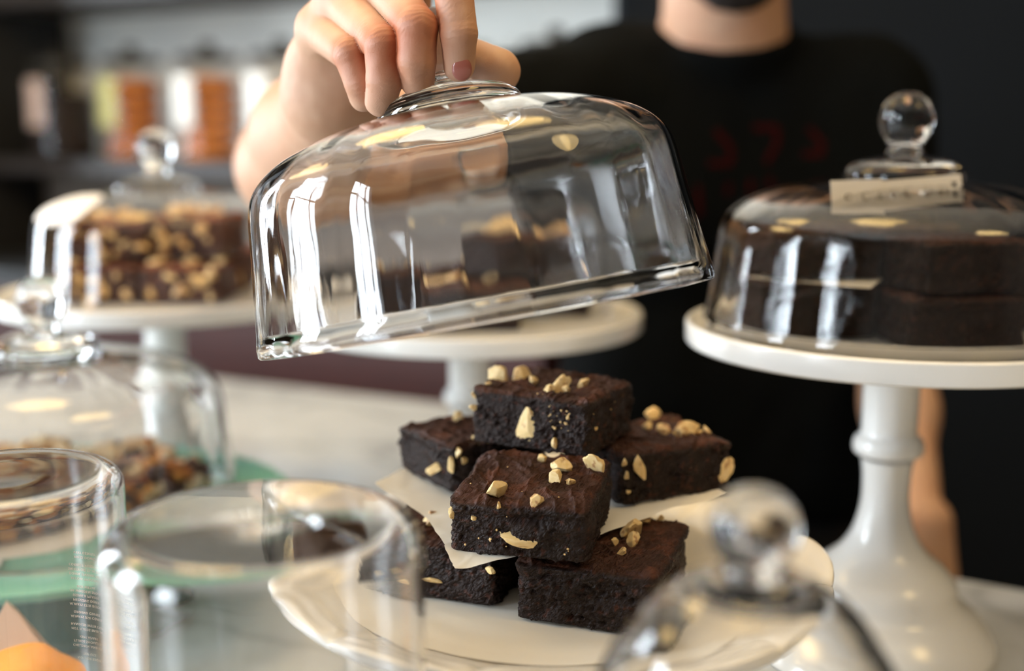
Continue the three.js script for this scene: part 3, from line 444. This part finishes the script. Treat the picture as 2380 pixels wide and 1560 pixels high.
{
  const R = rng(9), y0 = 1.2255, cookie = lathe(spline([[0, 0], [0.046, 0], [0.052, 0.008], [0.048, 0.02], [0.03, 0.0255], [0, 0.0265]], 24), 40, (a, k, q) => 0.0016 * noise(Math.cos(a) * 3, q[1] * 60, Math.sin(a) * 3));
  const biscuit = std({ color: lin(190, 116, 48), roughness: 0.8 }), dark = std({ color: lin(34, 24, 22), roughness: 0.85 }), pale = std({ color: lin(240, 236, 228), roughness: 0.85 });
  const glassJar = lathe([[0, 0], [0.058, 0], [0.064, 0.004], [0.0665, 0.012], [0.0665, 0.15], [0.063, 0.168], [0.054, 0.178], [0.053, 0.186]], 56), lidGeo = merge([lathe([[0, 0], [0.057, 0], [0.059, 0.003], [0.059, 0.012], [0.055, 0.0155], [0.02, 0.018], [0.0, 0.018]], 48), lathe(spline([[0, 0.016], [0.008, 0.018], [0.015, 0.028], [0.012, 0.037], [0, 0.041]], 16), 24)]);
  const lidMat = std({ color: lin(46, 44, 40), roughness: 0.5 }), lidGreen = std({ color: lin(92, 104, 92), roughness: 0.5 });
  const LABEL = { pink: lin(232, 206, 196), white: lin(245, 243, 238), lime: lin(214, 210, 140) };
  const jars = [[0.62, 'dark', 'pink', 'leftmost storage jar, dark filling behind a pale label'], [0.41, 'dark', 'pink', 'storage jar with dark filling and a pinkish label'], [0.205, 'cookie', 'lime', 'storage jar of biscuits with a yellow green label'], [0.005, 'cookie', 'white', 'storage jar of biscuits with a white label'], [-0.175, 'pale', 'white', 'storage jar with a white label beside the raised hand'], [-0.36, 'pale', 'white', 'storage jar hidden behind the raised hand'], [-0.55, 'pale', 'white', 'pale storage jar with a grey green lid, right of the raised hand'], [-0.74, 'pale', 'white', 'storage jar with a bright round label by the shoulder']];
  jars.forEach(([t, fill, lab, label]) => {
    const p = back(t, y0, -0.01), j = thing('storage_jar', label, 'jar', p.toArray(), -BA, 'jars on the back shelf'); mesh('glass_body', glassJar, M.jar, j); const lid = mesh('lid', lidGeo, t === -0.55 ? lidGreen : lidMat, j); lid.position.y = 0.1862;
    const w = 0.9, g = new THREE.CylinderGeometry(0.0675, 0.0675, 0.096, 24, 1, true, -0.55 - w / 2, w + 0.35).translate(0, 0.112, 0); mesh('paper_label', g, std({ color: LABEL[lab], roughness: 0.8, side: THREE.DoubleSide }), j);
    if (fill === 'cookie') for (let k = 0; k < 6; k++) { const c = mesh('biscuit', cookie, biscuit); c.position.set(p.x + (R() - 0.5) * 0.008, y0 + 0.0015 + k * 0.0268, p.z + (R() - 0.5) * 0.008); c.rotation.y = R() * 6; tag(c, `${['bottom', 'second lowest', 'third lowest', 'third highest', 'second highest', 'topmost'][k]} golden biscuit in the jar with the ${lab === 'lime' ? 'yellow green' : 'white'} label`, 'biscuit', 'biscuits in the storage jars'); }
    else { const f = mesh(fill === 'dark' ? 'coffee_beans' : 'flour', lathe([[0, 0.001], [0.056, 0.001], [0.0645, 0.012], [0.0645, 0.128], [0.04, 0.135], [0, 0.136]], 40), fill === 'dark' ? dark : pale); f.position.copy(p); tag(f, fill === 'dark' ? `dark loose filling inside the ${label.split(',')[0]}` : `pale loose filling inside the ${label.split(',')[0]}`, 'filling', undefined, 'stuff'); }
  });
}

// ------------------------------------------------------------------ lamps: round opal globes over the counter
const globeMat = new THREE.MeshStandardMaterial({ color: lin(255, 240, 205), emissive: new THREE.Color().setRGB(1.0, 0.68, 0.27), emissiveIntensity: 3.4, roughness: 0.4 });
const cordMat = std({ color: lin(20, 20, 20), roughness: 0.7 }), brass = std({ color: lin(150, 92, 60), metalness: 0.9, roughness: 0.35 });
const LAMPS = [[0.09, -0.66, 'straight above the lifted dome'], [0.90, -0.06, 'over the right end of the counter'], [-0.48, -1.06, 'over the left of the counter'], [-1.35, -1.08, 'near the window wall']];
for (const [x, z, where] of LAMPS) {
  const t = thing('pendant_lamp', `round opal globe pendant lamp ${where}`, 'lamp', [x, 2.12, z]); const r = 0.16;
  mesh('lamp_globe', new THREE.SphereGeometry(r, 40, 24), globeMat, t);
  mesh('lamp_cap', new THREE.CylinderGeometry(0.03, 0.055, 0.06, 32).translate(0, r + 0.01, 0), brass, t);
  mesh('lamp_cord', new THREE.CylinderGeometry(0.004, 0.004, 0.78 - r - 0.04, 8).translate(0, r + 0.04 + (0.78 - r - 0.04) / 2, 0), cordMat, t);
  const l = new THREE.PointLight(new THREE.Color().setRGB(1.0, 0.72, 0.36), 0.03); l.name = 'globe_light'; l.shadow.radius = 6; l.castShadow = true; t.add(l);
}

// ------------------------------------------------------------------ the person
const P3 = (a) => V(a[0], a[1], a[2]);
const cap = (a, b) => { const A = P3(a), B = P3(b), ra = a[3], rb = b[3], D2 = B.clone().sub(A), L2 = D2.lengthSq(); return (x, y, z) => { const px = x - A.x, py = y - A.y, pz = z - A.z, h = clamp((px * D2.x + py * D2.y + pz * D2.z) / L2, 0, 1), qx = px - h * D2.x, qy = py - h * D2.y, qz = pz - h * D2.z; return Math.sqrt(qx * qx + qy * qy + qz * qz) - (ra + (rb - ra) * h); }; };
const ell = (c, r) => { const m = Math.min(...r); return (x, y, z) => { const a = (x - c[0]) / r[0], b = (y - c[1]) / r[1], d = (z - c[2]) / r[2]; return (Math.sqrt(a * a + b * b + d * d) - 1) * m; }; };
const smin = (a, b, k) => { const h = clamp(0.5 + 0.5 * (b - a) / k, 0, 1); return b + (a - b) * h - k * h * (1 - h); };
const chain = (pts) => pts.slice(1).map((p, i) => cap(pts[i], p));
const blend = (list, k) => (x, y, z) => { let d = list[0](x, y, z); for (let i = 1; i < list.length; i++) d = smin(d, list[i](x, y, z), k); return d; };
function net(f, lo, hi, cell) { // naive surface nets
  const n = [0, 1, 2].map((i) => Math.ceil((hi[i] - lo[i]) / cell) + 1), [nx, ny, nz] = n, F3 = new Float32Array(nx * ny * nz).fill(1), Bk = 6, reach = Bk * cell * 0.9 + 2 * cell;
  for (let bz = 0; bz < nz; bz += Bk) for (let by = 0; by < ny; by += Bk) for (let bx = 0; bx < nx; bx += Bk) {
    const d = f(lo[0] + (bx + Bk / 2) * cell, lo[1] + (by + Bk / 2) * cell, lo[2] + (bz + Bk / 2) * cell), far = Math.abs(d) > reach * 1.25;
    for (let z = bz; z < Math.min(bz + Bk, nz); z++) for (let y = by; y < Math.min(by + Bk, ny); y++) for (let x = bx; x < Math.min(bx + Bk, nx); x++) F3[(z * ny + y) * nx + x] = far ? d : f(lo[0] + x * cell, lo[1] + y * cell, lo[2] + z * cell);
  }
  const id = new Int32Array(nx * ny * nz).fill(-1), pos = [], idx = [], at = (x, y, z) => (z * ny + y) * nx + x;
  for (let z = 0; z < nz - 1; z++) for (let y = 0; y < ny - 1; y++) for (let x = 0; x < nx - 1; x++) {
    let sx = 0, sy = 0, sz = 0, c = 0; const g = []; for (let k = 0; k < 8; k++) g.push(F3[at(x + (k & 1), y + ((k >> 1) & 1), z + (k >> 2))]);
    const neg = g.reduce((s, v) => s + (v < 0 ? 1 : 0), 0); if (!neg || neg === 8) continue;
    for (let a = 0; a < 8; a++) for (const b of [1, 2, 4]) if (!(a & b)) { const u = g[a], v = g[a | b]; if ((u < 0) !== (v < 0)) { const t = u / (u - v); sx += (a & 1) + (b === 1 ? t : 0); sy += ((a >> 1) & 1) + (b === 2 ? t : 0); sz += (a >> 2) + (b === 4 ? t : 0); c++; } }
    id[at(x, y, z)] = pos.length / 3; pos.push(lo[0] + (x + sx / c) * cell, lo[1] + (y + sy / c) * cell, lo[2] + (z + sz / c) * cell);
  }
  const quad = (a, b, c, d, flip) => { if (a < 0 || b < 0 || c < 0 || d < 0) return; flip ? idx.push(a, c, b, a, d, c) : idx.push(a, b, c, a, c, d); };
  for (let z = 1; z < nz - 1; z++) for (let y = 1; y < ny - 1; y++) for (let x = 1; x < nx - 1; x++) {
    const o = F3[at(x, y, z)] < 0;
    if (o !== F3[at(x + 1, y, z)] < 0) quad(id[at(x, y - 1, z - 1)], id[at(x, y, z - 1)], id[at(x, y, z)], id[at(x, y - 1, z)], !o);
    if (o !== F3[at(x, y + 1, z)] < 0) quad(id[at(x - 1, y, z - 1)], id[at(x - 1, y, z)], id[at(x, y, z)], id[at(x, y, z - 1)], !o);
    if (o !== F3[at(x, y, z + 1)] < 0) quad(id[at(x - 1, y - 1, z)], id[at(x, y - 1, z)], id[at(x, y, z)], id[at(x - 1, y, z)], !o);
  }
  const nor = new Float32Array(pos.length), e = cell * 0.5;
  for (let pass = 0; pass < 2; pass++) for (let i = 0; i < pos.length; i += 3) {
    const [x, y, z] = [pos[i], pos[i + 1], pos[i + 2]], gx = f(x + e, y, z) - f(x - e, y, z), gy = f(x, y + e, z) - f(x, y - e, z), gz = f(x, y, z + e) - f(x, y, z - e), L = Math.hypot(gx, gy, gz) || 1;
    if (pass === 0) { const d = clamp(f(x, y, z), -cell * 0.5, cell * 0.5) * 0.8; pos[i] -= gx / L * d; pos[i + 1] -= gy / L * d; pos[i + 2] -= gz / L * d; } else { nor[i] = gx / L; nor[i + 1] = gy / L; nor[i + 2] = gz / L; }
  }
  const g = new THREE.BufferGeometry(); g.setAttribute('position', new THREE.Float32BufferAttribute(pos, 3)); g.setAttribute('normal', new THREE.BufferAttribute(nor, 3)); g.setIndex(idx); return g;
}
const H = {
  pinky: [[-0.1016, 1.3411, -0.6467, 0.0110], [-0.0777, 1.3241, -0.5848, 0.0083], [-0.0730, 1.3111, -0.5840, 0.0081], [-0.0722, 1.3045, -0.5880, 0.0073]],
  ring: [[-0.0871, 1.3527, -0.6345, 0.0115], [-0.0603, 1.3276, -0.5702, 0.0091], [-0.0602, 1.3120, -0.5715, 0.0087], [-0.0628, 1.3022, -0.5770, 0.0077]],
  middle: [[-0.0679, 1.3644, -0.6244, 0.0120], [-0.0438, 1.3353, -0.5634, 0.0096], [-0.0444, 1.3205, -0.5650, 0.0091], [-0.0446, 1.3112, -0.5715, 0.0080]],
  index: [[-0.0469, 1.3781, -0.6248, 0.0120], [-0.0275, 1.3548, -0.5679, 0.0094], [-0.0246, 1.3325, -0.5628, 0.0087], [-0.0248, 1.3180, -0.5675, 0.0074]],
  thumb: [[-0.0880, 1.3249, -0.6885, 0.0150], [-0.0619, 1.3416, -0.6742, 0.0125], [-0.0317, 1.3280, -0.6310, 0.0115], [-0.0070, 1.3175, -0.6040, 0.0112]],
  palm: [[-0.1040, 1.3092, -0.6817, 0.0215], [-0.1069, 1.3241, -0.6721, 0.0165], [-0.0919, 1.3330, -0.6656, 0.0165], [-0.0768, 1.3416, -0.6590, 0.0160], [-0.0613, 1.3504, -0.6565, 0.0150]],
  arm: [[-0.1034, 1.3035, -0.6980, 0.0260], [-0.1330, 1.2830, -0.8053, 0.0365], [-0.1670, 1.2600, -0.9180, 0.0385]],
  uarm: [[-0.1670, 1.2600, -0.9180, 0.0385], [-0.0712, 1.2850, -1.0449, 0.0460], [0.0815, 1.3120, -1.1772, 0.0560]],
  larm: [[0.3556, 1.3137, -1.2227, 0.0580], [0.3815, 1.0956, -1.2045, 0.0380], [0.3739, 1.0226, -1.1104, 0.0300], [0.3604, 0.9465, -1.0158, 0.0245]],
};
const FINGERS = ['pinky', 'ring', 'middle', 'index', 'thumb'];
const wrist = H.palm[0], palmParts = [1, 2, 3, 4].map((i) => cap(wrist, H.palm[i])), palmF = blend([...palmParts, cap(H.palm[1], H.pinky[0]), cap(H.palm[2], H.ring[0]), cap(H.palm[3], H.middle[0]), cap(H.palm[4], H.index[0]), cap(H.pinky[0], H.ring[0]), cap(H.ring[0], H.middle[0]), cap(H.middle[0], H.index[0]), cap(wrist, H.thumb[0])], 0.010);
const fingerF = FINGERS.map((n) => { const [a, b, c] = H[n], bend = P3(b).sub(P3(a)).normalize().sub(P3(c).sub(P3(b)).normalize()).normalize().multiplyScalar(0.0008), k = [b[0] + bend.x, b[1] + bend.y, b[2] + bend.z, b[3] * 0.94]; return blend([...chain(H[n]), ...(n === 'thumb' ? [] : [cap(k, [k[0] + 1e-4, k[1], k[2], k[3]])])], 0.0010); });
// creases across the backs of the finger joints
const creases = []; for (const n of ['pinky', 'ring', 'middle', 'index']) for (const j of [1, 2]) { const a = P3(H[n][j - 1]), b = P3(H[n][j]), c = P3(H[n][j + 1]), t = c.clone().sub(b).normalize().add(b.clone().sub(a).normalize()).normalize(), bend = b.clone().sub(a).normalize().sub(c.clone().sub(b).normalize()).normalize(); creases.push({ b, t, bend, amp: j === 1 ? 0.00007 : 0.00005, w: j === 1 ? 0.0062 : 0.0042, r: H[n][j][3], red: j === 1 ? 1 : 0.5 }); }
const crease = (x, y, z) => { let d = 0; for (const c of creases) { const px = x - c.b.x, py = y - c.b.y, pz = z - c.b.z, q = px * px + py * py + pz * pz; if (q > 0.0004) continue; const s = px * c.t.x + py * c.t.y + pz * c.t.z, o = (px * c.bend.x + py * c.bend.y + pz * c.bend.z) / Math.sqrt(q + 1e-9); if (o < 0) continue; d += c.amp * Math.exp(-((s / c.w) ** 2)) * Math.cos(s * 2300 + 4 * noise(x * 150, y * 150, z * 150)) * smoothstep(o, 0.2, 0.7); } return d; };
const handF = (x, y, z) => { const p = palmF(x, y, z); let d = p; if (p < 0.14) { d = 1; for (const f of fingerF) { const k = f(x, y, z); d = Math.min(d, smin(p, k, 0.005)); } } return d < 0.003 && d > -0.003 ? d + crease(x, y, z) + 0.00018 * noise(x * 160, y * 160, z * 160) : d; };
const foreF = cap(H.arm[0], H.arm[1]), armStub = cap(H.arm[0], [lerp(H.arm[0][0], H.arm[1][0], 0.32), lerp(H.arm[0][1], H.arm[1][1], 0.32), lerp(H.arm[0][2], H.arm[1][2], 0.32), 0.0295]);
const rightHandF = (x, y, z) => smin(handF(x, y, z), armStub(x, y, z), 0.012);
// the other hand hangs relaxed behind the counter
const LH = (() => { const w = H.larm[3], o = (dx, dy, dz, r) => [w[0] + dx, w[1] + dy, w[2] + dz, r]; const f = (x, l, r) => [o(x, -0.085, 0.022, r + 0.001), o(x * 1.1, -0.085 - l * 0.5, 0.026, r), o(x * 1.15, -0.085 - l * 0.8, 0.020, r * 0.9), o(x * 1.15, -0.085 - l, 0.010, r * 0.8)]; return { fingers: [f(-0.030, 0.066, 0.0084), f(-0.011, 0.078, 0.0092), f(0.010, 0.074, 0.009), f(0.029, 0.058, 0.0078)], thumb: [o(-0.018, -0.025, 0.012, 0.014), o(-0.042, -0.052, 0.026, 0.0115), o(-0.050, -0.082, 0.032, 0.0098), o(-0.048, -0.102, 0.030, 0.0086)], palm: [-0.028, -0.010, 0.010, 0.027].map((x) => cap(o(x * 0.5, -0.005, 0.004, 0.019), o(x, -0.082, 0.02, 0.0125))) }; })();
const lPalm = blend(LH.palm, 0.012), lF = [...LH.fingers, LH.thumb].map((c) => blend(chain(c), 0.0035)), leftHandF = (x, y, z) => { const p = smin(lPalm(x, y, z), cap(H.larm[3], LH.palm.length ? [H.larm[3][0], H.larm[3][1] - 0.03, H.larm[3][2] + 0.006, 0.02] : H.larm[3])(x, y, z), 0.012); let d = p; for (const f of lF) d = Math.min(d, smin(p, f(x, y, z), 0.006)); return d; };
// torso, neck and head
const torsoF = blend([cap([0.095, 1.325, -1.205, 0.062], [0.345, 1.312, -1.235, 0.062]), cap([0.13, 1.235, -1.225, 0.105], [0.315, 1.225, -1.245, 0.105]), cap([0.16, 1.06, -1.26, 0.100], [0.30, 1.055, -1.27, 0.100]), cap([0.155, 0.93, -1.285, 0.112], [0.305, 0.925, -1.29, 0.112])], 0.07);
const HC = [0.198, 1.528, -1.135]; // centre of the head
const neckF = cap([0.213, 1.335, -1.215, 0.064], [0.200, 1.455, -1.165, 0.056]);
const headF = blend([ell([HC[0], HC[1] + 0.02, HC[2] - 0.012], [0.078, 0.100, 0.094]), ell([HC[0], HC[1] - 0.055, HC[2] + 0.022], [0.056, 0.066, 0.066]), cap([HC[0] - 0.005, HC[1] - 0.105, HC[2] + 0.058, 0.026], [HC[0] + 0.005, HC[1] - 0.105, HC[2] + 0.058, 0.026]), cap([HC[0], HC[1] + 0.012, HC[2] + 0.082, 0.009], [HC[0], HC[1] - 0.032, HC[2] + 0.102, 0.015]), ell([HC[0] - 0.078, HC[1] - 0.005, HC[2] - 0.008], [0.012, 0.03, 0.019]), ell([HC[0] + 0.078, HC[1] - 0.005, HC[2] - 0.008], [0.012, 0.03, 0.019]), cap([HC[0] - 0.021, HC[1] - 0.063, HC[2] + 0.083, 0.008], [HC[0] + 0.021, HC[1] - 0.063, HC[2] + 0.083, 0.008])], 0.016);
const rArmF = blend([...chain(H.arm), ...chain(H.uarm)], 0.03), lArmF = blend(chain(H.larm), 0.03);
const bodyF = (x, y, z) => { let d = smin(torsoF(x, y, z) + 0.012, neckF(x, y, z), 0.03); d = smin(d, headF(x, y, z), 0.02); d = smin(d, rArmF(x, y, z), 0.03); return smin(d, lArmF(x, y, z), 0.03); };
const skinOf = (g, redAt) => {
  const p = g.attributes.position, col = new Float32Array(p.count * 3), uv = new Float32Array(p.count * 2);
  for (let i = 0; i < p.count; i++) {
    const x = p.getX(i), y = p.getY(i), z = p.getZ(i); let red = 0.18 + 0.16 * fbm(x * 45, y * 45, z * 45, 3);
    if (redAt) for (const c of creases) { const q = (x - c.b.x) ** 2 + (y - c.b.y) ** 2 + (z - c.b.z) ** 2; red += 1.15 * c.red * Math.exp(-q / (c.r * 1.15) ** 2); }
    red = clamp(red, 0, 1); col[i * 3] = lerp(0.63, 0.42, red); col[i * 3 + 1] = lerp(0.395, 0.115, red); col[i * 3 + 2] = lerp(0.265, 0.045, red);
    uv[i * 2] = (x * 0.8 + z * 0.6) * 28; uv[i * 2 + 1] = (y + z * 0.5 - x * 0.3) * 28;
  }
  g.setAttribute('color', new THREE.BufferAttribute(col, 3)); g.setAttribute('uv', new THREE.BufferAttribute(uv, 2)); return g;
};
{
  const t = thing('person', 'person in a black t-shirt with red print lifting the glass dome with one hand', 'person', [0, 0, 0]);
  const body = mergeGeometries([skinOf(net(bodyF, [-0.24, 0.80, -1.42], [0.50, 1.68, -0.66], 0.007)), skinOf(net(rightHandF, [-0.145, 1.272, -0.76], [0.012, 1.405, -0.545], 0.0008), true), skinOf(net(leftHandF, [0.27, 0.76, -1.06], [0.40, 0.99, -0.95], 0.003))]);
  mesh('body', body, M.skin, t);
  const nd = P3(H.index[3]), nb = P3(H.index[2]), along = nd.clone().sub(nb).normalize(), outw = V(0.1, 0.25, 1); outw.addScaledVector(along, -outw.dot(along)).normalize(); const across = V().crossVectors(along, outw).normalize();
  const nail = mesh('fingernail', new THREE.SphereGeometry(1, 24, 16), M.nail, t); nail.matrixAutoUpdate = false; const c = nd.clone().addScaledVector(outw, 0.0067).addScaledVector(along, -0.0004).addScaledVector(across, -0.0009); nail.matrix.makeBasis(across.clone().multiplyScalar(0.0047), outw.clone().multiplyScalar(0.0016), along.clone().multiplyScalar(0.0056)).setPosition(c); nail.matrix.decompose(nail.position, nail.quaternion, nail.scale); nail.matrixAutoUpdate = true;
  // t-shirt with sleeves to the middle of the upper arm
  const sr = (() => { const a = H.uarm[2], b = H.uarm[1]; return [a, [lerp(a[0], b[0], 0.78), lerp(a[1], b[1], 0.78), lerp(a[2], b[2], 0.78), 0.061]]; })(), sl = (() => { const a = H.larm[0], b = H.larm[1]; return [a, [lerp(a[0], b[0], 0.72), lerp(a[1], b[1], 0.72), lerp(a[2], b[2], 0.72), 0.058]]; })();
  const cut = (s) => { const a = P3(s[0]), b = P3(s[1]), n = b.clone().sub(a).normalize(); const f = cap([...s[0].slice(0, 3), s[0][3] + 0.008], s[1]); return (x, y, z) => Math.max(f(x, y, z), (x - b.x) * n.x + (y - b.y) * n.y + (z - b.z) * n.z); };
  const sleeves = [cut(sr), cut(sl)], collar = (x, y, z) => Math.max(neckF(x, y, z) - 0.009, y - (1.360 + 0.46 * (-1.14 - z)));
  const shirtF = (x, y, z) => { let d = torsoF(x, y, z) - 0.004; for (const s of sleeves) d = smin(d, s(x, y, z), 0.022); d = smin(d, collar(x, y, z), 0.006); d = Math.max(d, 0.88 - y); return d + 0.0035 * noise(x * 16, y * 9, z * 16) + 0.0018 * noise(x * 34, y * 22, z * 34); };
  const sg = net(shirtF, [-0.10, 0.86, -1.44], [0.50, 1.46, -0.98], 0.006); { const q = sg.attributes.position, uv = new Float32Array(q.count * 2); for (let i = 0; i < q.count; i++) { uv[i * 2] = (q.getX(i) + q.getZ(i) * 0.4) * 9; uv[i * 2 + 1] = q.getY(i) * 9; } sg.setAttribute('uv', new THREE.BufferAttribute(uv, 2)); }
  const shirt = mesh('t_shirt', sg, M.shirt, t);
  // red print on the chest: strokes laid on the cloth
  const red = phys({ color: lin(50, 8, 10), roughness: 0.9, specularIntensity: 0.1 });
  const strokes = [[[0.1902, 1.286], [0.2045, 1.2699], [0.2045, 1.2558], [0.1841, 1.2558]], [[0.227, 1.288], [0.2495, 1.288], [0.2495, 1.2739], [0.2393, 1.2558]], [[0.2802, 1.288], [0.2937, 1.2739], [0.2925, 1.2639], [0.2749, 1.2639]], [[0.1739, 1.2357], [0.1767, 1.2075]], [[0.2045, 1.2377], [0.2025, 1.2276]], [[0.225, 1.2405], [0.225, 1.2296]], [[0.2434, 1.2429], [0.2434, 1.2336]]]; // x and height on the chest
  const onShirt = (x, y) => { let z = -0.95; for (let i = 0; i < 90; i++) { const d = shirtF(x, y, z); z -= d * 0.8; if (Math.abs(d) < 1e-4) break; } return V(x, y, z); };
  for (const s of strokes) { const pts = []; for (let i = 1; i < s.length; i++) for (let k = 0; k < 6; k++) pts.push(onShirt(lerp(s[i - 1][0], s[i][0], k / 6), lerp(s[i - 1][1], s[i][1], k / 6))); pts.push(onShirt(...s[s.length - 1])); mesh('printed_letter', new THREE.TubeGeometry(new THREE.CatmullRomCurve3(pts), 40, 0.0055, 8).translate(0, 0, -0.0045), red, shirt); }
  // beard and hair
  const beardF = (x, y, z) => Math.max(Math.max(headF(x, y, z) - 0.007, -(headF(x, y, z) + 0.004)), Math.max(y - (HC[1] - 0.040 - 0.35 * Math.max(0, HC[2] + 0.02 - z)), (HC[2] - 0.012) - z), -ell([HC[0], HC[1] - 0.064, HC[2] + 0.095], [0.022, 0.009, 0.02])(x, y, z)) + 0.0015 * noise(x * 140, y * 140, z * 140);
  mesh('beard', net(beardF, [HC[0] - 0.09, HC[1] - 0.16, HC[2] - 0.05], [HC[0] + 0.09, HC[1] + 0.01, HC[2] + 0.13], 0.004), M.hair, t);
  const hairF = (x, y, z) => Math.max(ell([HC[0], HC[1] + 0.026, HC[2] - 0.018], [0.088, 0.108, 0.102])(x, y, z), HC[1] + 0.055 - y - 0.9 * Math.max(0, HC[2] + 0.04 - z)) + 0.003 * noise(x * 60, y * 60, z * 60);
  mesh('hair', net(hairF, [HC[0] - 0.11, HC[1] - 0.12, HC[2] - 0.14], [HC[0] + 0.11, HC[1] + 0.16, HC[2] + 0.11], 0.005), M.hair, t);
  for (const s of [-1, 1]) { const e = mesh('eye', new THREE.SphereGeometry(0.0115, 20, 14), std({ color: lin(236, 232, 228), roughness: 0.25 }), t); e.position.set(HC[0] + s * 0.030, HC[1] + 0.006, HC[2] + 0.068); const ir = mesh('iris', new THREE.SphereGeometry(0.0055, 16, 12), std({ color: lin(58, 40, 28), roughness: 0.2 }), e); ir.position.set(0, -0.003, 0.0075); const br = mesh('eyebrow', new THREE.CapsuleGeometry(0.0035, 0.028, 4, 8).rotateZ(Math.PI / 2), M.hair, t); br.position.set(HC[0] + s * 0.031, HC[1] + 0.030, HC[2] + 0.075); br.rotation.z = -s * 0.12; }
  const legs = blend([...chain([[0.165, 0.92, -1.285, 0.105], [0.160, 0.50, -1.285, 0.075], [0.160, 0.10, -1.30, 0.058]]), ...chain([[0.295, 0.92, -1.29, 0.105], [0.305, 0.50, -1.295, 0.075], [0.310, 0.10, -1.31, 0.058]])], 0.03), trF = (x, y, z) => Math.max(legs(x, y, z), y - 0.93, 0.06 - y);
  mesh('trousers', net(trF, [0.02, 0.03, -1.44], [0.46, 0.97, -1.14], 0.012), M.trousers, t);
  for (const x of [0.160, 0.310]) mesh('shoe', new RoundedBoxGeometry(0.092, 0.075, 0.265, 4, 0.034).translate(x, 0.038, -1.25), M.black, t);
}
renderer.render(scene, camera);
